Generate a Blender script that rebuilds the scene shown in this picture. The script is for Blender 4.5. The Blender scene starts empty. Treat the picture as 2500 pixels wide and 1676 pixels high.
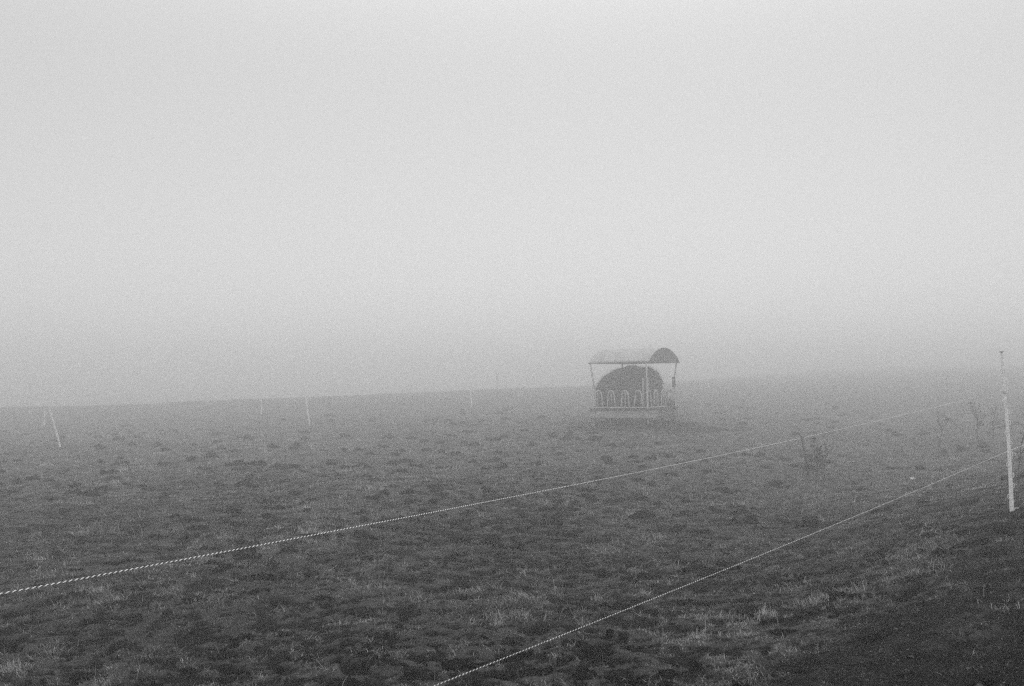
import bpy, bmesh, math, random
import numpy as np
from mathutils import Vector, Matrix

random.seed(7); rng = np.random.default_rng(11)
scene = bpy.context.scene
COL = scene.collection
R = math.radians
EYE = 1.6
F = 996.0                      # focal length in pixels of the 1024 wide frame
PITCH = math.atan(32.0/F)

# ------------------------------------------------------------------ camera
cd = bpy.data.cameras.new("camera"); cam = bpy.data.objects.new("camera", cd); COL.objects.link(cam)
cd.sensor_width = 36; cd.lens = F*36/1024; cd.clip_end = 3000; cd.clip_start = 0.1
cam.location = (0, 0, EYE); cam.rotation_euler = (R(90)+PITCH, 0, 0)
cd.dof.use_dof = True; cd.dof.focus_distance = 14; cd.dof.aperture_fstop = 8
scene.camera = cam

def P(px, py, d):
    """point at ground distance d (metres ahead) seen at pixel px, py"""
    u = (px-512)/F; v = (343-py)/F
    dy = math.cos(PITCH)-v*math.sin(PITCH); dz = math.sin(PITCH)+v*math.cos(PITCH)
    return Vector((u/dy*d, d, EYE+dz/dy*d))

# ------------------------------------------------------------------ materials
def mat(name, lo, hi=None, scale=20, rough=.7, detail=4, spec=.3, metallic=0, bump=0, stretch=None, contrast=(.35,.65)):
    m = bpy.data.materials.new(name); m.use_nodes = True
    nt = m.node_tree; b = nt.nodes["Principled BSDF"]
    b.inputs["Roughness"].default_value = rough; b.inputs["Metallic"].default_value = metallic
    b.inputs["Specular IOR Level"].default_value = spec
    if hi is None: hi = lo
    tc = nt.nodes.new("ShaderNodeTexCoord"); nz = nt.nodes.new("ShaderNodeTexNoise")
    nz.inputs["Scale"].default_value = scale; nz.inputs["Detail"].default_value = detail
    src = tc.outputs["Object"]
    if stretch:
        mp = nt.nodes.new("ShaderNodeMapping"); mp.inputs["Scale"].default_value = stretch
        nt.links.new(src, mp.inputs[0]); src = mp.outputs[0]
    nt.links.new(src, nz.inputs["Vector"])
    cr = nt.nodes.new("ShaderNodeValToRGB")
    cr.color_ramp.elements[0].position = contrast[0]; cr.color_ramp.elements[1].position = contrast[1]
    cr.color_ramp.elements[0].color = (lo,)*3+(1,); cr.color_ramp.elements[1].color = (hi,)*3+(1,)
    nt.links.new(nz.outputs["Fac"], cr.inputs[0]); nt.links.new(cr.outputs[0], b.inputs["Base Color"])
    if bump:
        bp = nt.nodes.new("ShaderNodeBump"); bp.inputs["Strength"].default_value = bump; bp.inputs["Distance"].default_value = .02
        nt.links.new(nz.outputs["Fac"], bp.inputs["Height"]); nt.links.new(bp.outputs[0], b.inputs["Normal"])
    return m

M_PLASTIC = mat("white_plastic", .66, .94, 45, .5, contrast=(.3,.55))
nt_ = M_PLASTIC.node_tree; b_ = nt_.nodes["Principled BSDF"]; tr_ = nt_.nodes.new("ShaderNodeBsdfTranslucent"); mx_ = nt_.nodes.new("ShaderNodeMixShader")
tr_.inputs[0].default_value = (.9, .9, .9, 1); mx_.inputs[0].default_value = .5
nt_.links.new(b_.outputs[0], mx_.inputs[1]); nt_.links.new(tr_.outputs[0], mx_.inputs[2]); nt_.links.new(mx_.outputs[0], nt_.nodes["Material Output"].inputs[0])
M_ROPEW = mat("white_strand", .8, .9, 200, .6)
M_ROPEK = mat("dark_strand", .05, .09, 300, .8)
M_GALV = mat("galvanised_steel", .45, .62, 9, .5, metallic=.0, spec=.5)
M_PANEL = mat("zinc_panel", .27, .4, 5, .5, spec=.5)
M_ROOF = mat("roof_sheet", .30, .39, 3, .75, spec=.2)
M_PANEL_DK = mat("dark_panel", .09, .2, 7, .8)  # darker grey than the zinc panel, for the tray ends
M_DARKM = mat("dark_steel", .03, .05, 9, .6)
M_HAY = mat("weathered_hay", .022, .08, 28, .95, detail=8, spec=.05, bump=.6)
M_STALK = mat("dead_stalk", .02, .045, 60, .9, spec=.1)
M_WOOD = mat("weathered_wood", .03, .06, 14, .9, spec=.1)
M_SCRAP = mat("white_scrap", .3, .65, 40, .6)

# ------------------------------------------------------------------ noise / terrain
def hsh(i, j, s):
    n = (i.astype(np.int64)*374761393 + j.astype(np.int64)*668265263 + s*974634777) & 0xffffffff
    n = ((n ^ (n >> 13))*1274126177) & 0xffffffff
    n = ((n ^ (n >> 15))*2246822519) & 0xffffffff
    return ((n ^ (n >> 16)) & 0xffffff)/float(0xffffff)
def vnoise(x, y, s=0):
    xi = np.floor(x); yi = np.floor(y); fx = x-xi; fy = y-yi
    fx = fx*fx*(3-2*fx); fy = fy*fy*(3-2*fy)
    a = hsh(xi, yi, s); b = hsh(xi+1, yi, s); c = hsh(xi, yi+1, s); d = hsh(xi+1, yi+1, s)
    return (a*(1-fx)+b*fx)*(1-fy)+(c*(1-fx)+d*fx)*fy
def fbm(x, y, s=0, o=4):
    t = 0; a = .5; n = 0
    ca, sa = .8, .6
    for k in range(o):
        t = t+a*vnoise(x, y, s+k*17); n += a; a *= .5
        x, y = (x*ca-y*sa)*2.03+5.2, (x*sa+y*ca)*2.03+1.7
    return t/n
def smooth(a, b, x):
    t = np.clip((x-a)/(b-a), 0, 1); return t*t*(3-2*t)

ctl = []   # (px, distance, drop below the eye)
def c(px, d, drop): ctl.append(((px-512)/F, math.log(d)*.55, drop))
def cp(px, py, d): c(px, d, EYE-P(px, py, d).z)
for px, rows in {
    -300: [(4,1.8),(12,2.05),(28,2.3),(65,2.5),(110,4.2),(200,8),(450,18)],
    0:   [(4,1.8),(7,1.9),(13,1.97),(65,2.12),(100,3.8),(200,8),(450,18)],
    250: [(4,1.75),(7,1.85),(14,1.93),(65,1.62),(100,2.9),(200,6.4),(450,15)],
    500: [(4,1.7),(7,1.82),(14,1.9),(30,1.78),(67,1.0),(100,1.7),(200,4.5),(450,11)],
    800: [(4,1.62),(9,1.75),(13,1.9),(40,1.6),(67,.6),(100,.0),(200,-1.0),(450,-2)],
    1024:[(4,1.5),(6,1.38),(14,1.45),(20,1.75),(34,1.65),(67,.2),(100,-.7),(200,-2.0),(450,-2.4)],
    1350:[(4,1.4),(9,1.0),(14,1.2),(34,1.4),(67,.1),(200,-2),(450,-2.4)]}.items():
    for d, dr in rows: c(px, d, dr)
cp(60.4,447.4,28); cp(44.1,426.8,46); cp(261.4,414,50); cp(309.6,425,39); cp(471.8,407,50)
cp(636,421,32); cp(808,476,20); cp(1011.7,510,9.0)
ctl = np.array(ctl)
def _K(r2): return .5*r2*np.log(r2+1e-12)
_n = len(ctl)
_A = np.zeros((_n+3, _n+3))
_d2 = ((ctl[:,None,:2]-ctl[None,:,:2])**2).sum(-1)
_A[:_n,:_n] = _K(_d2)+np.eye(_n)*2e-4
_A[:_n,_n] = 1; _A[:_n,_n+1:] = ctl[:,:2]; _A[_n:,:_n] = _A[:_n,_n:].T
_W = np.linalg.solve(_A, np.r_[ctl[:,2], 0, 0, 0])
def base_z(x, y):
    r = np.hypot(x, y); th = np.arctan2(x, y); th = np.clip(th, -R(42), R(42))
    u = np.tan(th); d = np.clip(r*np.cos(th), 3.6, 460); v = np.log(d)*.55
    out = _W[_n]+_W[_n+1]*u+_W[_n+2]*v
    for k in range(_n):
        out = out+_W[k]*_K((u-ctl[k,0])**2+(v-ctl[k,1])**2)
    near = smooth(3.6, 1.2, r)
    return EYE-(out*(1-near)+1.6*near)

def bank_mask(x, y):
    """1 on the worn muddy bank on the right, 0 on the pasture"""
    # polyline (0.0,4.4) (1.9,7.0) (5.6,10.6) (9,13)
    yl = np.interp(x, [-3, .0, 1.7, 5.4, 9, 20], [3.0, 4.7, 6.6, 9.9, 12.2, 18])
    w = (fbm(x*.9, y*.9, 5)-.5)*1.8+(fbm(x*4, y*4, 8)-.5)*.9
    return smooth(-.1, 1.5, (yl-y)+w)
def path_mask(x, y):
    yl = np.interp(x, [0, 2.2, 4.2, 7], [3.0, 5.4, 7.6, 9.4])
    w = (fbm(x*1.1, y*1.1, 15)-.5)*1.6
    return smooth(.7, .1, np.abs(yl-y+w))*smooth(1.4, 2.6, x)
def feeder_mud(x, y):
    q = np.hypot((x-3.9)/3.2, (y-30.6)/2.6)+(fbm(x*.8, y*.8, 31)-.5)*.9
    return smooth(1.05, .7, q)
def pits(x, y, kk=1.0):
    """trodden hoof prints: 0..1"""
    out = np.zeros_like(x); cs = .34
    wx = x+(vnoise(x*3, y*3, 71)-.5)*.25+(vnoise(x*14,y*14,75)-.5)*.07
    wy = y+(vnoise(x*3, y*3, 72)-.5)*.25+(vnoise(x*14,y*14,76)-.5)*.07
    ci = np.floor(wx/cs); cj = np.floor(wy/cs)
    for di in (-1, 0, 1):
        for dj in (-1, 0, 1):
            i = ci+di; j = cj+dj
            cx = (i+.15+.7*hsh(i, j, 41))*cs; cy = (j+.15+.7*hsh(i, j, 42))*cs
            dens = fbm(cx*.45, cy*.45, 47, 3)
            ex = hsh(i, j, 43) < np.clip((dens-.42)*3.4, .03, .85)
            rr = .055+.11*hsh(i, j, 44)**1.7
            an = hsh(i, j, 45)*3.14; dx = wx-cx; dy = wy-cy
            a = dx*np.cos(an)+dy*np.sin(an); b = (-dx*np.sin(an)+dy*np.cos(an))*1.6
            q = np.sqrt(a*a+b*b)/rr
            out = np.maximum(out, np.where(ex, smooth(1.25*kk, .6*kk, q), 0))
    return out
def relief(x, y):
    r = np.hypot(x, y)
    k = np.clip(45/np.maximum(r, 1), 0, 1)
    z = (fbm(x*.35, y*.35, 3, 3)-.5)*.16+(fbm(x*1.5, y*1.5, 21, 3)-.5)*.045*k
    z = z+(fbm(x*7, y*7, 23, 4)-.5)*.035*np.clip(20/np.maximum(r, 1), 0, 1)
    return z
def ground_z(x, y, pit=None):
    if pit is None: pit = pits(x, y)
    return base_z(x, y)+relief(x, y)-pit*.08-clods(x, y)*.010*np.clip(25/np.maximum(np.hypot(x, y), 1), 0, 1)
def gz(x, y): return float(ground_z(np.array([x], float), np.array([y], float))[0])
def bareness(x, y):
    """broad patches of thin, wet turf"""
    n = fbm(x*.55, y*1.0, 61, 4); n2 = fbm(x*2.4, y*3.0, 63, 4)
    return np.maximum(smooth(.54, .68, n)*.22, smooth(.55, .64, n2)*.32)
def clods(x, y):
    """small dark gaps, clods and hollows between the cropped tufts"""
    wx = x+(vnoise(x*9, y*9, 66)-.5)*.06; wy = y+(vnoise(x*9, y*9, 67)-.5)*.06
    n3 = fbm(wx*6.5, wy*7, 65, 3); n4 = fbm(wx*15, wy*15, 68, 2); n5 = fbm(x*.7, y*.7, 69, 2)
    sh = (n5-.5)*.16
    return np.maximum(smooth(.575-sh, .63-sh, n3), smooth(.60-sh, .68-sh, n4)*.9)

def mesh_from_np(name, co, quads, m, tris=None, attrs=None, smooth_=False):
    me = bpy.data.meshes.new(name)
    nq = len(quads) if quads is not None else 0; ntr = len(tris) if tris is not None else 0
    me.vertices.add(len(co)); me.vertices.foreach_set("co", co.astype(np.float32).ravel())
    parts = []; 
    if nq: parts.append(quads.ravel())
    if ntr: parts.append(tris.ravel())
    li = np.concatenate(parts).astype(np.int32)
    me.loops.add(len(li)); me.loops.foreach_set("vertex_index", li)
    me.polygons.add(nq+ntr)
    ls = np.concatenate([np.arange(nq)*4, nq*4+np.arange(ntr)*3]).astype(np.int32)
    me.polygons.foreach_set("loop_start", ls)
    if smooth_: me.polygons.foreach_set("use_smooth", np.ones(nq+ntr, bool))
    me.update(calc_edges=True)
    for k, v in (attrs or {}).items():
        a = me.attributes.new(k, 'FLOAT', 'POINT'); a.data.foreach_set("value", v.astype(np.float32))
    me.materials.append(m)
    o = bpy.data.objects.new(name, me); COL.objects.link(o)
    return o

# ------------------------------------------------------------------ ground
def attr_mat(name, stops, rough=.9, spec=.05, noise=None, bump=0, attr="tone", transl=0):
    m = bpy.data.materials.new(name); m.use_nodes = True
    nt = m.node_tree; b = nt.nodes["Principled BSDF"]
    b.inputs["Roughness"].default_value = rough; b.inputs["Specular IOR Level"].default_value = spec
    at = nt.nodes.new("ShaderNodeAttribute"); at.attribute_name = attr
    cr = nt.nodes.new("ShaderNodeValToRGB")
    e = cr.color_ramp.elements
    while len(e) < len(stops): e.new(.5)
    for k, (p, v) in enumerate(stops): e[k].position = p; e[k].color = (v, v, v, 1)
    fac = at.outputs["Fac"]
    if noise:
        tc = nt.nodes.new("ShaderNodeTexCoord"); add = fac
        for sc, amp in noise:
            nz = nt.nodes.new("ShaderNodeTexNoise"); nz.inputs["Scale"].default_value = sc; nz.inputs["Detail"].default_value = 5
            nt.links.new(tc.outputs["Object"], nz.inputs["Vector"])
            ma = nt.nodes.new("ShaderNodeMath"); ma.operation = 'MULTIPLY_ADD'
            sb = nt.nodes.new("ShaderNodeMath"); sb.operation = 'SUBTRACT'; sb.inputs[1].default_value = .5
            nt.links.new(nz.outputs["Fac"], sb.inputs[0]); nt.links.new(sb.outputs[0], ma.inputs[0])
            ma.inputs[1].default_value = amp; nt.links.new(add, ma.inputs[2]); add = ma.outputs[0]
            last = nz
        fac = add
        if bump:
            bp = nt.nodes.new("ShaderNodeBump"); bp.inputs["Strength"].default_value = bump; bp.inputs["Distance"].default_value = .03
            nt.links.new(last.outputs["Fac"], bp.inputs["Height"]); nt.links.new(bp.outputs[0], b.inputs["Normal"])
    nt.links.new(fac, cr.inputs[0]); nt.links.new(cr.outputs[0], b.inputs["Base Color"])
    return m
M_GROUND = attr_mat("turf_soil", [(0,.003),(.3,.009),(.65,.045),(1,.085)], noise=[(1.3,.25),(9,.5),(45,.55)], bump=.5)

def build_ground():
    th = np.r_[np.linspace(-180, -46, 90, endpoint=False), np.linspace(-46, 46, 620), np.linspace(46, 180, 91)[1:-1]]
    th = np.radians(th)
    rr = np.r_[np.array([.02, .5, 1, 1.6, 2.2, 2.8, 3.3]), np.exp(np.linspace(math.log(3.7), math.log(40), 620)), np.exp(np.linspace(math.log(40.5), math.log(480), 150))]
    A, B = np.meshgrid(th, rr)
    x = (B*np.sin(A)).ravel(); y = (B*np.cos(A)).ravel()
    pit = pits(x, y)*smooth(45, 25, np.hypot(x, y))
    z = ground_z(x, y, pit)
    bk = bank_mask(x, y); pm = path_mask(x, y); fm = feeder_mud(x, y); br = bareness(x, y)
    r = np.hypot(x, y)
    tone = .60+.42*smooth(9, 28, r)-.50*bk*(1-pm*.6)-.30*br-.6*pit-.5*fm-.50*clods(x, y)*np.clip(26/np.maximum(r, 1), .45, 1)  # distant turf painted lighter, standing in for more fog brightness
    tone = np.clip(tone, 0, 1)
    nR, nA = len(rr), len(th)
    idx = np.arange(nR*nA).reshape(nR, nA)
    nx = np.roll(idx, -1, axis=1)
    q = np.stack([idx[:-1], idx[1:], nx[1:], nx[:-1]], -1).reshape(-1, 4)
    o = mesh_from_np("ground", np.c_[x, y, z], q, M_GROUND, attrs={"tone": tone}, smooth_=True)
    o["kind"] = "structure"
    return z.min()
ZMIN = build_ground()

# ------------------------------------------------------------------ grass (nobody could count it)
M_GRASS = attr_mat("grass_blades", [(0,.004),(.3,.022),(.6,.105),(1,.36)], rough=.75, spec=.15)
def blades(bx, by, bz, h, w, ang, lean, curl, tone):
    """5 vertex bent blades"""
    n = len(bx)
    dx = np.cos(ang); dy = np.sin(ang)                     # lean direction
    fa = ang+np.pi/2+rng.normal(0, .5, n); sx = np.cos(fa)*w/2; sy = np.sin(fa)*w/2
    h1 = h*.55; l1 = lean*.8; z1 = h1*np.cos(l1); r1 = h1*np.sin(l1)
    l2 = lean+curl; z2 = z1+h*.45*np.cos(l2); r2 = r1+h*.45*np.sin(l2)
    co = np.empty((n, 5, 3))
    co[:,0] = np.c_[bx-sx, by-sy, bz]; co[:,1] = np.c_[bx+sx, by+sy, bz]
    mx = bx+dx*r1; my = by+dy*r1
    co[:,2] = np.c_[mx+sx*.8, my+sy*.8, bz+z1]; co[:,3] = np.c_[mx-sx*.8, my-sy*.8, bz+z1]
    co[:,4] = np.c_[bx+dx*r2, by+dy*r2, bz+z2]
    k = np.arange(n)[:,None]*5
    return co.reshape(-1, 3), k+np.array([[0,1,2,3]]), k+np.array([[3,2,4]]), np.repeat(tone, 5)
def build_grass():
    NT = 110000; PER = 15
    lr = rng.uniform(math.log(3.9), math.log(75), NT); r = np.exp(lr)
    th = rng.uniform(-R(40), R(40), NT)
    tx = r*np.sin(th); ty = r*np.cos(th)
    n1 = fbm(tx*1.2, ty*1.2, 81, 3); n2 = fbm(tx*4.5, ty*4.5, 83, 3)
    sc = np.clip(r/9, .8, 4.0)                              # coarser clumps further out
    bk = bank_mask(tx, ty); pm = path_mask(tx, ty); fm = feeder_mud(tx, ty); br = bareness(tx, ty); pt = pits(tx, ty)
    n4 = fbm(tx*11, ty*9, 85, 2); fine = np.clip(14/r, .35, 1)
    keep = rng.random(NT) > np.clip(bk*.30+pm*.5+fm*.9+br*.4, 0, .95)
    keep &= rng.random(NT) > pt*1.1
    keep &= rng.random(NT) > smooth(.46, .36, n4)*.75
    hh = .018+.020*smooth(.45, .72, n2)+.03*smooth(.55, .8, n1)+rng.random(NT)*.008
    long_ = smooth(10, 5, ty)*smooth(.52, .62, n1)*.7*(1-bk)*smooth(2.0, .3, tx)           # ranker grass close to the bank
    hh = hh*(1+.9*long_)*(.8+.2*sc)*(1-.3*bk)*(1-.35*br)
    tt = .50+(n1-.5)*.35+(n2-.5)*.45+(n4-.5)*.75*fine+rng.normal(0, .20, NT)+.05+.34*smooth(8, 26, r)-.40*bk*(1-.6*pm)-.25*br-.35*smooth(.0,.5,pt)  # far tufts lightened in colour too, in place of thicker haze
    sel = np.where(keep)[0]
    T = np.repeat(sel, PER); n = len(T)
    a = rng.uniform(0, 2*np.pi, n); rad = np.abs(rng.normal(0, .04, n))*sc[T]
    bx = tx[T]+rad*np.cos(a); by = ty[T]+rad*np.sin(a)*1.0
    pt = pits(bx, by)
    halo = pits(bx, by, 1.75)
    bz = ground_z(bx, by, pt*smooth(45, 25, np.hypot(bx, by)))-.006
    h = hh[T]*rng.lognormal(0, .45, n)*(1-.8*pt)*(1-.65*halo)
    w = np.clip(.0030*sc[T], .0030, .02)*rng.uniform(.6, 1.3, n)
    comb = fbm(bx*.8, by*.8, 91, 2)*9
    ang = np.where(rng.random(n) < .55, comb+rng.normal(0, .7, n), a)
    lean = np.abs(rng.normal(.9, .4, n)); curl = np.abs(rng.normal(.6, .45, n))
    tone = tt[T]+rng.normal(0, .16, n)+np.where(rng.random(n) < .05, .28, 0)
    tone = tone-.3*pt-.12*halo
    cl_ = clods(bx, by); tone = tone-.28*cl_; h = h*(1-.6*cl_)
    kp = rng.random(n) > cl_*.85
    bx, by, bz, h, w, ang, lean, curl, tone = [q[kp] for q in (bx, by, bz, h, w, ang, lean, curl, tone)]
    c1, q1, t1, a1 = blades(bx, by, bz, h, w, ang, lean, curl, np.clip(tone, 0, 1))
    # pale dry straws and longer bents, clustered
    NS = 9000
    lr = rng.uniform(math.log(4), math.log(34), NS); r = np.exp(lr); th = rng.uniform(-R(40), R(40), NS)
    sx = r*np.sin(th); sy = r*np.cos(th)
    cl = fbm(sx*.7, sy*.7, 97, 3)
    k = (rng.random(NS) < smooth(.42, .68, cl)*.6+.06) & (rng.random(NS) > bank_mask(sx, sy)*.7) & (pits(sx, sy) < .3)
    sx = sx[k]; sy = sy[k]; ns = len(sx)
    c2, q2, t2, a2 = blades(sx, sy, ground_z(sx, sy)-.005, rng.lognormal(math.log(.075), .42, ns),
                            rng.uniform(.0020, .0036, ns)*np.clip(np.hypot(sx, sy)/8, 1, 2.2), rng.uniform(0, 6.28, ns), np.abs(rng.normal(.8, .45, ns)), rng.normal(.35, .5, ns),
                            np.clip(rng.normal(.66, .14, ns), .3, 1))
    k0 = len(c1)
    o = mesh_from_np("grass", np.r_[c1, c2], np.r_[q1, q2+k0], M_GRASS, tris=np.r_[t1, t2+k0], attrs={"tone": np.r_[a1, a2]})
    o["kind"] = "stuff"; o["label"] = "short trodden pasture grass with longer rank blades near the front"; o["category"] = "grass"
build_grass()

# crumbs of mud and dead leaves on the worn bank
M_MUD = attr_mat("mud", [(0,.002),(1,.009)], rough=.9, spec=.05)
def build_clods():
    bm = bmesh.new(); bmesh.ops.create_icosphere(bm, subdivisions=1, radius=1)
    V = np.array([v.co[:] for v in bm.verts]); T = np.array([[v.index for v in f.verts] for f in bm.faces]); bm.free()
    NC = 2000; r = np.exp(rng.uniform(math.log(4.2), math.log(48), NC)); th = rng.uniform(-R(38), R(38), NC)
    x = r*np.sin(th); y = r*np.cos(th)
    den = fbm(x*.35, y*.35, 131, 3)
    k = rng.random(NC) < np.clip((den-.36)*4, .05, 1); x = x[k]; y = y[k]
    cnt = rng.integers(4, 22, len(x)); I = np.repeat(np.arange(len(x)), cnt); n = len(I)
    el = rng.uniform(0, 3.14, len(x))[I]; a = rng.normal(0, .060, n); b = rng.normal(0, .030, n)
    px = x[I]+a*np.cos(el)-b*np.sin(el); py = y[I]+a*np.sin(el)+b*np.cos(el)
    s = rng.lognormal(math.log(.017), .38, n)*np.clip(np.hypot(px, py)/11, .75, 2.4)
    pz = ground_z(px, py)+s*.35+.006
    ph = rng.uniform(0, 6.28, n); c_, s_ = np.cos(ph), np.sin(ph)
    P3 = np.repeat(V[None], n, 0)*(1+rng.normal(0, .28, (n, len(V), 1)))
    P3[:,:,0] *= rng.uniform(1, 2.1, n)[:,None]; P3[:,:,2] *= rng.uniform(.55, .95, n)[:,None]
    X = P3[:,:,0]*c_[:,None]-P3[:,:,1]*s_[:,None]; Y = P3[:,:,0]*s_[:,None]+P3[:,:,1]*c_[:,None]
    co = np.stack([px[:,None]+X*s[:,None], py[:,None]+Y*s[:,None], pz[:,None]+P3[:,:,2]*s[:,None]], -1).reshape(-1, 3)
    F = (np.arange(n)[:,None,None]*len(V)+T[None]).reshape(-1, 3)
    o = mesh_from_np("mud_clods", co, None, M_MUD, tris=F, attrs={"tone": np.repeat(rng.random(n), len(V))})
    o["kind"] = "stuff"; o["label"] = "dark clods of trodden mud strewn over the pasture"; o["category"] = "mud clods"
build_clods()
M_LITTER = attr_mat("leaf_litter", [(0,.012),(.6,.05),(1,.20)], rough=.7, spec=.3)
def build_litter():
    N = 9000
    lr = rng.uniform(math.log(4.6), math.log(16), N); r = np.exp(lr); th = rng.uniform(-R(35), R(40), N)
    x = r*np.sin(th); y = r*np.cos(th)
    k = rng.random(N) < bank_mask(x, y)*.9+.03
    x = x[k]; y = y[k]; n = len(x)
    z = ground_z(x, y)+rng.uniform(.004, .03, n)
    s = rng.lognormal(math.log(.009), .35, n)
    ax = rng.normal(0, 1, (n, 3)); ax[:,2] = rng.normal(0, .45, n)
    ax /= np.linalg.norm(ax, axis=1)[:,None]
    up = rng.normal(0, .45, (n, 3)); up[:,2] = 1
    bx = np.cross(up, ax); bx /= np.linalg.norm(bx, axis=1)[:,None]
    c0 = np.c_[x, y, z]; S = s[:,None]
    co = np.empty((n, 6, 3)); lift = np.array([0, 0, 1.])*S*.35
    co[:,0] = c0-ax*S; co[:,1] = c0+bx*S*.6+lift-ax*S*.2; co[:,2] = c0+bx*S*.4+lift+ax*S*.5
    co[:,3] = c0+ax*S; co[:,4] = c0-bx*S*.5+lift+ax*S*.3; co[:,5] = c0-bx*S*.6+lift-ax*S*.3
    k = np.arange(n)[:,None]*6
    o = mesh_from_np("leaf_litter", co.reshape(-1, 3), np.r_[k+np.array([[0,1,2,3]]), k+np.array([[0,3,4,5]])], M_LITTER,
                     attrs={"tone": np.repeat(np.clip(rng.beta(1.4, 3.2, n), 0, 1), 6)})
    o["kind"] = "stuff"; o["label"] = "small dead leaves and mud crumbs scattered over the dark worn bank"; o["category"] = "leaf litter"
build_litter()

# ------------------------------------------------------------------ mesh helpers
class MB:
    def __init__(s): s.v = []; s.f = []
    def box(s, c0, sz, rot=None):
        k = len(s.v); M = rot or Matrix.Identity(3); c0 = Vector(c0)
        for dx in (-.5, .5):
            for dy in (-.5, .5):
                for dz in (-.5, .5): s.v.append(c0+M @ Vector((dx*sz[0], dy*sz[1], dz*sz[2])))
        for f in ((0,1,3,2),(4,6,7,5),(0,4,5,1),(2,3,7,6),(0,2,6,4),(1,5,7,3)): s.f.append(tuple(k+i for i in f))
        return s
    def tube(s, pts, r, n=8, cap=True):
        pts = [Vector(p) for p in pts]; rs = r if isinstance(r, (list, tuple)) else [r]*len(pts)
        k = len(s.v); T = (pts[1]-pts[0]).normalized()
        a = T.orthogonal().normalized()
        for i, p in enumerate(pts):
            t = (pts[min(i+1, len(pts)-1)]-pts[max(i-1, 0)]).normalized()
            a = (a-t*a.dot(t)).normalized(); b = t.cross(a)
            for j in range(n):
                an = 2*math.pi*j/n; s.v.append(p+(a*math.cos(an)+b*math.sin(an))*rs[i])
        for i in range(len(pts)-1):
            for j in range(n):
                s.f.append((k+i*n+j, k+i*n+(j+1) % n, k+(i+1)*n+(j+1) % n, k+(i+1)*n+j))
        if cap:
            s.f.append(tuple(k+j for j in reversed(range(n)))); s.f.append(tuple(k+(len(pts)-1)*n+j for j in range(n)))
        return s
    def build(s, name, m, parent=None, smooth_=False, bevel=0):
        me = bpy.data.meshes.new(name); me.from_pydata([tuple(v) for v in s.v], [], s.f); me.update()
        bm = bmesh.new(); bm.from_mesh(me); bmesh.ops.recalc_face_normals(bm, faces=bm.faces)
        if bevel: bmesh.ops.bevel(bm, geom=bm.edges[:], offset=bevel, segments=2, affect='EDGES')
        bm.to_mesh(me); bm.free()
        if smooth_:
            for p in me.polygons: p.use_smooth = True
        me.materials.append(m); o = bpy.data.objects.new(name, me); COL.objects.link(o); o.parent = parent
        return o
def thing(name, label, cat, loc=(0,0,0), rot=(0,0,0), group=None):
    o = bpy.data.objects.new(name, None); COL.objects.link(o); o.empty_display_size = .2
    o.location = loc; o.rotation_euler = rot; o["label"] = label; o["category"] = cat
    if group: o["group"] = group
    return o
def tag(o, label, cat, group=None):
    o["label"] = label; o["category"] = cat
    if group: o["group"] = group
    return o

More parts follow.
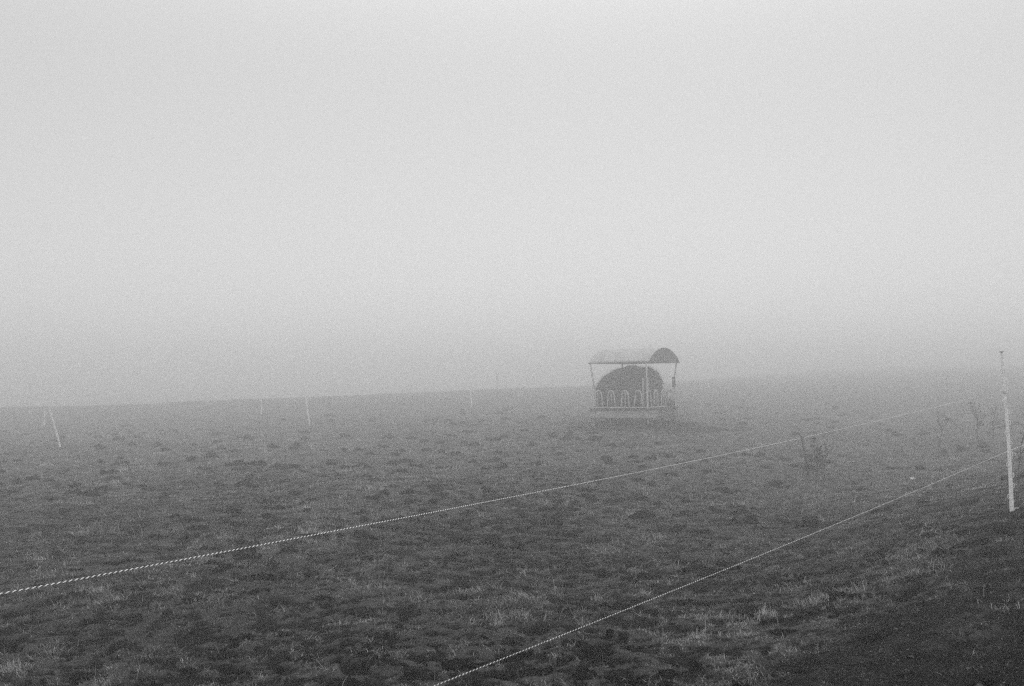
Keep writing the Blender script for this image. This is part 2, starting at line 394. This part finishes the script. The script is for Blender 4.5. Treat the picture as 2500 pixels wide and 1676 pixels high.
# ------------------------------------------------------------------ hay feeder
def build_feeder():
    base = P(635, 421, 32); base.z = gz(base.x, base.y)-.055
    t = thing("hay_feeder", "pale metal hay feeder with arched roof and looped bars, alone in the misty field", "hay feeder",
              base, (0, -R(1.1), -R(35)))
    H = .93
    # tray: four side panels and floor
    for sx, sy in ((0,-1), (0,1), (1,0), (-1,0)):
        m = MB()
        if sy: m.box((0, sy*1.0, .355), (2.0, .02, .23)); pass
        else:  m.box((sx*1.0, 0, .355), (.02, 1.97, .23)); pass
        if sx == 1:
            m = MB(); m.box((1.0, -.64, .355), (.02, .69, .23)); m.build("tray_panel", M_PANEL, t)
            m = MB(); m.box((.998, .345, .355), (.02, 1.28, .23)); m.build("tray_panel", M_PANEL_DK, t)
        else: m.build("tray_panel", M_PANEL if sy else M_PANEL_DK, t)
        for z, hgt in ((.497, .05), (.225, .03)):
            m = MB(); m.box((sx*1.012, sy*1.012, z), (2.068 if sy else .044, .044 if sy else 1.976, hgt)); m.build("tray_rim_shade", M_DARKM, t)  # rims coloured dark to stand for the gap and shadow line along the panels
    MB().box((0, 0, .26), (1.97, 1.97, .03)).build("tray_floor", M_DARKM, t)
    # skids under the tray
    for s in (-1, 1):
        m = MB(); m.tube([(-1.15, s*.55, .16), (-1.0, s*.55, .07), (1.0, s*.55, .07), (1.15, s*.55, .16)], .04, 8)
        for q in (-.7, 0, .7): m.box((q, s*.55, .155), (.06, .05, .17))
        m.build("skid", M_DARKM, t)
    # corner posts: upright, splaying outward under the roof
    for sx in (-1, 1):
        for sy in (-1, 1):
            k = .0
            m = MB(); m.tube([(sx*.97, sy*.97, 0), (sx*.96, sy*.96, .55), (sx*.95, sy*.95, 1.35), (sx*(.97+k*.6), sy*1.0, 1.6), (sx*(1.0+k), sy*1.06, 1.97)], .028, 8)
            m.box((sx*.97, sy*.97, .006), (.11, .11, .012)); m.build("leg", M_GALV, t, True)
    # feed fence: bottom rail and inverted U hoops on each side
    def side(rot, gate=False):
        Rm = Matrix.Rotation(rot, 3, 'Z')
        def V(a, z, o=0): return Rm @ Vector((a, -H-o, z))
        m = MB(); m.tube([V(-H-.05, .555), V(H+.05, .555)], .021, 8); m.build("rail", M_GALV, t, True)
        cs = (-.78, -.33, .17, .63)
        for i, x in enumerate(cs):
            w = .145
            pts = [V(x-w, .55)]+[V(x-w+.03*q, .55+.33*q) for q in (.5, 1)]
            for q in range(1, 8):
                an = math.pi*(1-q/8); pts.append(V(x+(w-.03)*math.cos(an), .90+.19*math.sin(an)))
            pts += [V(x+w-.03*q, .55+.33*q) for q in (1, .5)]+[V(x+w, .55)]
            hp = MB(); hp.tube(pts, .019, 7)
            if i in (1, 2): hp.tube([V(x, .55), V(x, 1.075)], .012, 6)
            hp.build("feed_hoop", M_GALV, t, True)
        if gate:
            for x in (.80, .965) if rot == 0 else (-.86,):
                MB().tube([V(x, .5), V(x, 1.46)], .017, 7).build("gate_bar", M_GALV, t, True)
    side(0, True); side(math.pi/2, True); side(math.pi); side(-math.pi/2)
    # arched roof sheet with ribs, gable plates
    n = 26; W = 1.10; rise = .45; Rr = (W*W+rise*rise)/(2*rise); a0 = math.asin(W/Rr); L0, L1 = -1.04, 1.10
    def arc(q, dr=0):
        a = -a0+2*a0*q; return ((Rr+dr)*math.sin(a), 1.97+rise-Rr+(Rr+dr)*math.cos(a))
    nl = 75; vs = []; fs = []
    for dr in (0, -.012):
        for i in range(nl+1):
            x = L0+(L1-L0)*i/nl; cor = .008*math.sin(i*2*math.pi/5)
            for j in range(n+1):
                y, z = arc(j/n, dr+cor); vs.append((x, y, z))
    S = (nl+1)*(n+1)
    for i in range(nl):
        for j in range(n):
            a = i*(n+1)+j; b = a+1; c_ = a+n+2; d = a+n+1
            fs.append((a, b, c_, d)); fs.append((S+a, S+d, S+c_, S+b))
    for i in range(nl):
        for j in (0, n): a = i*(n+1)+j; fs.append((a, a+n+1, S+a+n+1, S+a))
    for j in range(n):
        for i in (0, nl): a = i*(n+1)+j; fs.append((a, a+1, S+a+1, S+a))
    m = MB(); m.v = [Vector(v) for v in vs]; m.f = fs; rf = m.build("roof", M_ROOF, t)
    for p in rf.data.polygons: p.use_smooth = True
    for s in (-1, 1):
        MB().box((0, s*1.075, 1.965), (2.12, .035, .035)).build("roof_rail", M_DARKM, t)
    for x in (L0+.03, L1-.03):
        m = MB(); k = 0
        for dx in (-.006, .006):
            for j in range(n+1): y, z = arc(j/n, -.022); m.v.append(Vector((x+dx, y*.985, z)))
        m.f.append(tuple(range(n+1))); m.f.append(tuple(reversed(range(n+1, 2*n+2))))
        for j in range(n): m.f.append((j, j+1, n+2+j, n+1+j))
        m.f.append((n, 0, n+1, 2*n+1))
        m.build("gable_panel", M_DARKM, t)
    # plate clamped to the far right leg
    MB().box((.99, .84, 1.33), (.02, .2, .34)).build("side_plate", M_DARKM, t)
    # tow eye / drawbar at the gable end
    MB().tube([(1.02, 0, .25), (1.25, 0, .2), (1.3, 0, .12)], .025, 8).build("drawbar", M_DARKM, t, True)
    return t, base
feeder, fb = build_feeder()

def build_bale():
    cx, cy, cz = fb.x-.16, fb.y+.12, fb.z+.275
    bm = bmesh.new(); bmesh.ops.create_icosphere(bm, subdivisions=6, radius=1)
    from mathutils import noise
    BX = [-1.05, -.97, -.86, -.66, -.4, -.14, .05, .16, .27, .42, .71, .92, 1.0, 1.05]
    BT = [.78, 1.05, 1.25, 1.37, 1.48, 1.53, 1.60, 1.60, 1.57, 1.52, 1.50, 1.38, 1.22, .95]
    FX = np.linspace(-1.05, 1.05, 211); FT = np.interp(FX, BX, BT)
    ker = np.exp(-np.linspace(-2.2, 2.2, 17)**2); FT = np.convolve(np.pad(FT, 8, mode='edge'), ker/ker.sum(), mode='valid')
    for v in bm.verts:
        p = v.co.copy(); ax, ay, az = p
        e = 2.9
        rr = (abs(ax)**e+abs(ay)**e+abs(az)**e)**(-1/e); q = p*rr
        zm = max(1e-3, (1-min(.9999, abs(q.x))**e)**(1/e)); k = max(-1, min(1, q.z/zm))
        x = q.x*1.03; y = q.y*.64
        top = float(np.interp(x, FX, FT)); bot = .12*abs(q.x)**6
        z = bot+(top-bot)*(k+1)/2
        w = Vector((x, y, z))
        nz_ = noise.fractal(w*2.6, .8, 2.1, 5)*.055+noise.fractal(Vector((w.x*9, w.y*9, w.z*22)), .7, 2, 4)*.014
        v.co = w+p.normalized()*nz_
    me = bpy.data.meshes.new("hay_bale"); bm.to_mesh(me); bm.free()
    for p in me.polygons: p.use_smooth = True
    me.materials.append(M_HAY); o = bpy.data.objects.new("hay_bale", me); COL.objects.link(o)
    o.location = (cx, cy, cz)
    # loose wisps sticking out of the bale
    N = 6500; vv = np.empty(len(me.vertices)*3); me.vertices.foreach_get("co", vv); vv = vv.reshape(-1, 3)
    nn = np.empty(len(me.vertices)*3); me.vertices.foreach_get("normal", nn); nn = nn.reshape(-1, 3)
    pk = rng.integers(0, len(vv), N); p = vv[pk]; d = nn[pk]+rng.normal(0, .8, (N, 3)); d /= np.linalg.norm(d, axis=1)[:,None]
    l = rng.uniform(.04, .17, N)[:,None]; s = np.cross(d, rng.normal(0, 1, (N, 3))); s /= np.linalg.norm(s, axis=1)[:,None]; s *= .004
    co = np.stack([p-s-d*.01, p+s-d*.01, p+d*l+np.array([0,0,-.02])], 1).reshape(-1, 3)
    w = mesh_from_np("loose_hay", co, None, M_HAY, tris=np.arange(N*3).reshape(-1, 3)); w.parent = o
    tag(o, "large dark round hay bale, slumped on its left, inside the roofed feeder", "hay bale")
build_bale()
def build_heap():
    from mathutils import noise
    bm = bmesh.new(); bmesh.ops.create_icosphere(bm, subdivisions=5, radius=1)
    for v in bm.verts:
        p = v.co.copy(); z = p.z*.36+.36 if p.z > 0 else p.z*.10+.36
        w = Vector((p.x*.46, p.y*.40, z)); v.co = w+p*(noise.fractal(w*5, .8, 2.1, 4)*.05)
    me = bpy.data.meshes.new("hay_heap"); bm.to_mesh(me); bm.free(); me.materials.append(M_HAY)
    o = bpy.data.objects.new("hay_heap", me); COL.objects.link(o)
    o.location = (fb.x+.90, fb.y+.22, fb.z-.03); o.scale = (1, 1, 1.25); o.rotation_euler = (0, 0, R(52))
    tag(o, "low dark heap of loose hay behind the bars at the feeder's right end", "hay heap")
build_heap()

# ------------------------------------------------------------------ fence posts
def step_post(base, top, label, big=False, group=None, hooks=9, w0=.030, w1=.020, m=M_PLASTIC):
    ax = top-base; Lh = ax.length
    q = Vector((0,0,1)).rotation_difference(ax.normalized())
    t = thing("fence_post", label, "fence post", base, (0,0,0), group); t.rotation_mode = 'QUATERNION'; t.rotation_quaternion = q
    # T shaped tapering shaft
    s = MB(); k = 0; N = 24
    prof = [(-.5,-.12),(.5,-.12),(.5,.12),(.12,.12),(.12,.5),(-.12,.5),(-.12,.12),(-.5,.12)]
    for i in range(N+1):
        f = i/N; w = w0+(w1-w0)*f; bow = math.sin(f*math.pi)*Lh*.008
        for a, b in prof: s.v.append(Vector((a*w+bow, b*w, -.05+(Lh+.05)*f)))
    n = len(prof)
    for i in range(N):
        for j in range(n): s.f.append((i*n+j, i*n+(j+1) % n, (i+1)*n+(j+1) % n, (i+1)*n+j))
    s.f.append(tuple(range(n))); s.f.append(tuple(N*n+j for j in reversed(range(n))))
    s.build("shaft", m, t)
    for i in range(hooks):
        f = .07+.80*i/(hooks-1) if hooks > 1 else .7
        z = Lh*f; w = (w0+(w1-w0)*f)/2; sd = 1 if (i % 3) else -1
        bow = math.sin(f*math.pi)*Lh*.008
        pts = [(bow+sd*w*.6, -.004, z), (bow+sd*(w+.009), -.004, z+.002), (bow+sd*(w+.014), -.004, z+.012), (bow+sd*(w+.013), -.004, z+.034), (bow+sd*(w+.005), -.004, z+.040)]
        MB().tube(pts, .0036, 6).build("hook", m, t, True)
    if big:
        f = MB(); f.box((.04, .0, .012), (.05, .012, .004)); f.box((.022, 0, .004), (.010, .006, .02)); f.build("foot_step", m, t)
        MB().box((0, 0, Lh+.006), (w1*1.5, w1*1.3, .012)).build("cap", M_GALV, t, bevel=.002)
        MB().box((.002, -.004, Lh*.745), (.024, .022, .018)).build("wire_clip", M_GALV, t, bevel=.002)
    return t
G = "white plastic fence posts"
pb = P(1011.7, 506.6, 9.0); pb.z = gz(pb.x, pb.y)+.015
pt_ = P(1001.4, 352.2, 9.0)
step_post(pb, pt_, "tall white plastic fence post on the near right bank, with hooks and a foot step", True, G, hooks=13, w0=.037, w1=.021)
for (bx, by, tx, ty, d, lab) in [
    (60.4, 447.4, 49.5, 409.3, 28, "white fence post leaning steeply left, nearest of those on the far left"),
    (44.1, 426.4, 44.8, 411.2, 46, "short upright white fence post just left of the steeply leaning one"),
    (261.4, 414.0, 261.4, 399.5, 50, "faint upright white fence post on the skyline, left of a slightly leaning one"),
    (309.6, 425.0, 305.2, 395.0, 39, "slightly leaning thin white fence post between the far left posts and the feeder"),
    (471.8, 407.0, 470.0, 385.3, 50, "very faint pale fence post, closest of the far ones to the hay feeder"),
]:
    b = P(bx, by, d); b.z = gz(b.x, b.y); dx = P(tx, ty, d)-P(bx, by, d)
    step_post(b, b+dx, lab, False, G, hooks=5, w0=.05 if d < 35 else .068, w1=.042 if d < 35 else .058)
# far dark stake on the skyline
b = P(497, 389, 60); b.z = gz(b.x, b.y); tp = P(496.8, 372.5, 60)
tag(MB().tube([b-Vector((0,0,.2)), (b+tp)/2+Vector((.01,0,0)), tp], [.024, .022, .018], 7).build("wooden_stake", M_WOOD, None, True),
    "thin dark wooden stake, barely visible on the foggy skyline left of the feeder", "stake")

# the dark short post that carries the middle of the far rope
pb2 = P(809, 476, 20); pb2.z = gz(pb2.x, pb2.y); pt2 = P(801, 437.2, 20)
t = thing("wooden_post", "short dark wooden post carrying the far rope beside a twiggy weed", "fence post", pb2)
d = pt2-pb2
MB().tube([(0,0,-.1), d*.5+Vector((.012,0,0)), d+Vector((0,0,.03))], [.026, .023, .019], 8).build("shaft", M_WOOD, t, True)
MB().tube([d+Vector((-.01,-.03,0)), d+Vector((.04,-.035,.0)), d+Vector((.065,-.03,.02))], .010, 7).build("insulator", M_DARKM, t, True)

# ------------------------------------------------------------------ fence ropes
def rope_curve(anchors, sag):
    """list of points: straight spans with a little sag, dense"""
    pts = []
    for (a, b), s in zip(zip(anchors[:-1], anchors[1:]), sag):
        n = max(2, int((b-a).length/.25))
        for i in range(n):
            f = i/n; p = a.lerp(b, f); p.z -= s*4*f*(1-f); pts.append(p)
    pts.append(anchors[-1]); return pts
def build_rope(anchors, sag, r_core, r_str, off, pitch, label, near=30, nstr=1):
    pts = rope_curve(anchors, sag)
    t = thing("fence_rope", label, "rope", (0,0,0), (0,0,0), "twisted white fence ropes")
    MB().tube(pts, r_core, 6).build("core", M_ROPEK, t, True)
    A = np.array([tuple(p) for p in pts]); seg = np.linalg.norm(np.diff(A, axis=0), axis=1); S = np.r_[0, np.cumsum(seg)]
    for kk in range(nstr):
        s = np.arange(0, S[-1], pitch/10)
        C = np.stack([np.interp(s, S, A[:,k]) for k in range(3)], 1)
        T = np.gradient(C, axis=0); T /= np.linalg.norm(T, axis=1)[:,None]
        a = np.cross(T, [0,0,1.]); a /= np.linalg.norm(a, axis=1)[:,None]; b = np.cross(a, T)
        ph = 2*np.pi*s/pitch+kk*2*np.pi/nstr+np.interp(s, np.arange(0, S[-1]+2, .37), rng.normal(0, .35, int((S[-1]+2)/.37)+2)[:len(np.arange(0, S[-1]+2, .37))])
        cc = C+off*(np.cos(ph)[:,None]*a+np.sin(ph)[:,None]*b)
        n = 5; V = np.empty((len(s), n, 3))
        for j in range(n):
            an = 2*np.pi*j/n; V[:,j] = cc+r_str*(math.cos(an)*a+math.sin(an)*b)
        idx = np.arange(len(s)*n).reshape(-1, n); nx = np.roll(idx, -1, 1)
        q = np.stack([idx[:-1], nx[:-1], nx[1:], idx[1:]], -1).reshape(-1, 4)
        o = mesh_from_np("strand", V.reshape(-1, 3), q, M_ROPEW, smooth_=True); o.parent = t
    return t
a0 = P(0, 590, 5.0); a1 = P(801.5, 438, 20); a2 = P(985, 394.5, 52)
ext = a0+(a0-a1)*.35; ext.z += .03
build_rope([ext, a1, a2], [.055, .03], .0030, .0035, .0023, .036, "thick twisted white and dark rope crossing the field from the left edge")
b0 = P(427, 686, 4.0); b1 = P(1004.5, 452.6, 8.98); b2 = P(1045, 437, 11.0)
ext = b0+(b0-b1)*.6; ext.z += .05
build_rope([ext, b1, b2], [.045, .0], .0014, .0015, .0012, .020, "thin white twisted rope in the foreground running up to the tall white post")

# ------------------------------------------------------------------ weeds
def weed(px, py, d, h, label, n_br=6, lean=(0,0), r=.006, heads=True, seed=1, twiggy=1.0, name="dead_weed"):
    rd = random.Random(seed); b = P(px, py, d); b.z = gz(b.x, b.y)-.02
    t = thing(name, label, "weed", b, (0,0,0), "dead weed stalks")
    stem = []; n = 9; x = y = 0
    for i in range(n):
        f = i/(n-1); stem.append(Vector((lean[0]*f*h+x, lean[1]*f*h+y, f*h))); x += rd.uniform(-.012, .012)*h*2; y += rd.uniform(-.01, .01)
    MB().tube(stem, [r*(1-.65*i/(n-1)) for i in range(n)], 6).build("stem", M_STALK, t, True)
    br = MB(); hd = MB()
    for k in range(n_br):
        i = rd.randint(2, n-2); p = stem[i]; a = rd.uniform(0, 6.28); l = h*rd.uniform(.15, .42)*twiggy
        dv = Vector((math.cos(a)*.55, math.sin(a)*.55, 1)).normalized()
        q = [p, p+dv*l*.5+Vector((0,0,.0)), p+dv*l+Vector((rd.uniform(-.03,.03), 0, l*.12))]
        br.tube(q, [r*.6, r*.45, r*.25], 5)
        for _ in range(3):
            s = q[1].lerp(q[2], rd.random()); dd = Vector((rd.uniform(-1,1), rd.uniform(-1,1), rd.uniform(.3,1))).normalized()*h*.07
            br.tube([s, s+dd], [r*.3, r*.2], 4)
            e = s+dd; z = r*rd.uniform(.9, 1.8); hd.box(e, (z, z, z*1.5), Matrix.Rotation(rd.random()*3, 3, 'X'))
        hd.box(q[2], (r*1.6, r*1.6, r*2.6), Matrix.Rotation(rd.random(), 3, 'Y'))
    if heads:
        k = len(br.v); br.v += hd.v; br.f += [tuple(i+k for i in f) for f in hd.f]
    br.build("branches", M_STALK, t)
    return t
weed(816, 483, 19, .72, "bushy dark dead weed right beside the short dark wooden post", 20, (.14, 0), .010, seed=3)
weed(823, 492, 17.6, .62, "thinner dead weed in front of the bushy one by the short dark post", 12, (.05, 0), .008, seed=5)
weed(980, 436, 26, 1.15, "tall dark weed stalk left of the tall white post, faint in fog", 9, (-.06, 0), .012, seed=8)
weed(993, 430, 28, 1.0, "slightly shorter weed stalk close left of the tall white post", 8, (.1, 0), .011, seed=13)
weed(938, 440, 25, .8, "faint low weed farthest left of the pair beside the tall white post", 8, (.1, 0), .010, seed=33)
weed(1018, 472, 13, .62, "dark curved weed stalk just right of the tall white post", 5, (.12, 0), .007, seed=21)
weed(98, 690, 5.7, .34, "dark dead weed stalk rising from the bottom edge at the lower left", 4, (-.06, 0), .004, seed=23, twiggy=.6)
weed(274, 640, 7.1, .40, "thin dark weed stalk in the grass at lower left, right of the bottom edge one", 3, (.01, 0), .0032, seed=27, twiggy=.5)
weed(575, 618, 8.2, .34, "thin dark weed stalk in the grass above the foreground rope", 3, (.0, 0), .0032, seed=29, twiggy=.6)
weed(704, 501, 15, .40, "slender weed stalk in mid field below the feeder and the far rope", 3, (.12, 0), .004, seed=31, twiggy=.5)

def on_ground(px, py):
    d = 5.0
    while d < 60 and P(px, py, d).z > gz(P(px, py, d).x, d)+.03: d += .1
    return d
# ------------------------------------------------------------------ white scrap of plastic in the grass
def scrap(px, py, d, s, label, seed):
    rd = random.Random(seed); b = P(px, py, d); b.z = gz(b.x, b.y)+.035
    n = 7; m = MB()
    for i in range(n):
        for j in range(n):
            m.v.append(Vector(((i/(n-1)-.5)*s*1.7, (j/(n-1)-.5)*s, .02+rd.uniform(-1, 1)*s*.2+abs(i/(n-1)-.5)*s*.4)))
    for i in range(n-1):
        for j in range(n-1): a = i*n+j; m.f.append((a, a+1, a+n+1, a+n))
    o = m.build("plastic_scrap", M_SCRAP); o.location = b; o.rotation_euler = (R(25), R(-12), rd.random())
    sm = o.modifiers.new("thickness", 'SOLIDIFY'); sm.thickness = .003
    tag(o, label, "litter")
scrap(912, 480, on_ground(912, 480), .055, "small crumpled white plastic scrap lying in the grass left of the tall white post", 4)

# ------------------------------------------------------------------ haze
def build_haze(top, dens):
    z0 = ZMIN-1.0
    o = MB().box((0, 0, (top+z0)/2), (1000, 1000, top-z0)).build("haze", bpy.data.materials.new("haze_air"))
    m = o.data.materials[0]; m.use_nodes = True; nt = m.node_tree; nt.nodes.clear()
    out = nt.nodes.new("ShaderNodeOutputMaterial"); v = nt.nodes.new("ShaderNodeVolumePrincipled")
    v.inputs["Color"].default_value = (1, 1, 1, 1); v.inputs["Density"].default_value = dens
    v.inputs["Anisotropy"].default_value = .86
    nt.links.new(v.outputs[0], out.inputs["Volume"])
    o["kind"] = "stuff"; o["label"] = "pale thick ground fog filling the air over the whole field"; o["category"] = "fog"
build_haze(5.5, .025)

# ------------------------------------------------------------------ sky: overcast gradient over a Nishita base, bright band added above the frame
SUN_EL, SUN_AZ = 56, 8           # azimuth to the right of the view direction
w = bpy.data.worlds.new("World"); scene.world = w; w.use_nodes = True
nt = w.node_tree; bg = nt.nodes["Background"]; bg.inputs["Strength"].default_value = .1
sk = nt.nodes.new("ShaderNodeTexSky"); sk.sky_type = 'NISHITA'; sk.sun_disc = False
sk.sun_elevation = R(SUN_EL); sk.sun_rotation = R(SUN_AZ); sk.air_density = 1; sk.dust_density = 6
bw = nt.nodes.new("ShaderNodeRGBToBW"); nt.links.new(sk.outputs[0], bw.inputs[0])
tc = nt.nodes.new("ShaderNodeTexCoord"); sep = nt.nodes.new("ShaderNodeSeparateXYZ"); nt.links.new(tc.outputs["Generated"], sep.inputs[0])
cr = nt.nodes.new("ShaderNodeValToRGB"); nt.links.new(sep.outputs["Z"], cr.inputs[0]); cr.color_ramp.interpolation = 'B_SPLINE'
e = cr.color_ramp.elements
SKY = [(0, 8.4), (.12, 7.1), (.25, 6.05), (.39, 5.9), (.50, 16.5), (.7, 16.5), (1, 12)]  # upper bright band added out of view to lift the fog's brightness
while len(e) < len(SKY): e.new(.5)
for k, (p_, v_) in enumerate(SKY): e[k].position = p_; e[k].color = (v_/20, v_/20, v_/20, 1)
# brighter cloud towards the hidden sun
sv = (math.sin(R(SUN_AZ))*math.cos(R(4)), math.cos(R(SUN_AZ))*math.cos(R(4)), math.sin(R(4)))
nm = nt.nodes.new("ShaderNodeVectorMath"); nm.operation = 'DOT_PRODUCT'; nt.links.new(tc.outputs["Generated"], nm.inputs[0]); nm.inputs[1].default_value = sv
pw = nt.nodes.new("ShaderNodeMath"); pw.operation = 'POWER'; nt.links.new(nm.outputs["Value"], pw.inputs[0]); pw.inputs[1].default_value = 6
mx0 = nt.nodes.new("ShaderNodeMath"); mx0.operation = 'MAXIMUM'; nt.links.new(pw.outputs[0], mx0.inputs[0]); mx0.inputs[1].default_value = 0
gl = nt.nodes.new("ShaderNodeMath"); gl.operation = 'MULTIPLY_ADD'; nt.links.new(mx0.outputs[0], gl.inputs[0]); gl.inputs[1].default_value = 2.4; gl.inputs[2].default_value = 18.0
mu = nt.nodes.new("ShaderNodeMath"); mu.operation = 'MULTIPLY'; nt.links.new(cr.outputs[0], mu.inputs[0]); nt.links.new(gl.outputs[0], mu.inputs[1])
mix = nt.nodes.new("ShaderNodeMath"); mix.operation = 'MULTIPLY_ADD'; nt.links.new(bw.outputs[0], mix.inputs[0]); mix.inputs[1].default_value = .06; nt.links.new(mu.outputs[0], mix.inputs[2])
nt.links.new(mix.outputs[0], bg.inputs["Color"])

sl = bpy.data.lights.new("sun", 'SUN'); sun = bpy.data.objects.new("sun", sl); COL.objects.link(sun)
sl.energy = .5; sl.angle = R(50); sl.color = (1, 1, 1)
dv = Vector((math.sin(R(SUN_AZ))*math.cos(R(SUN_EL)), math.cos(R(SUN_AZ))*math.cos(R(SUN_EL)), math.sin(R(SUN_EL))))
sun.rotation_euler = dv.to_track_quat('Z', 'Y').to_euler(); sun.location = (0, 0, 40)

# ------------------------------------------------------------------ render settings
scene.view_settings.view_transform = 'Standard'; scene.view_settings.look = 'None'
scene.view_settings.exposure = 0; scene.view_settings.gamma = 1
cy = scene.cycles; cy.use_denoising = False; cy.use_adaptive_sampling = False
cy.max_bounces = 12; cy.diffuse_bounces = 3; cy.volume_bounces = 12; cy.glossy_bounces = 2; cy.transparent_max_bounces = 4
cy.pixel_filter_type = 'BLACKMAN_HARRIS'; cy.filter_width = 1.25
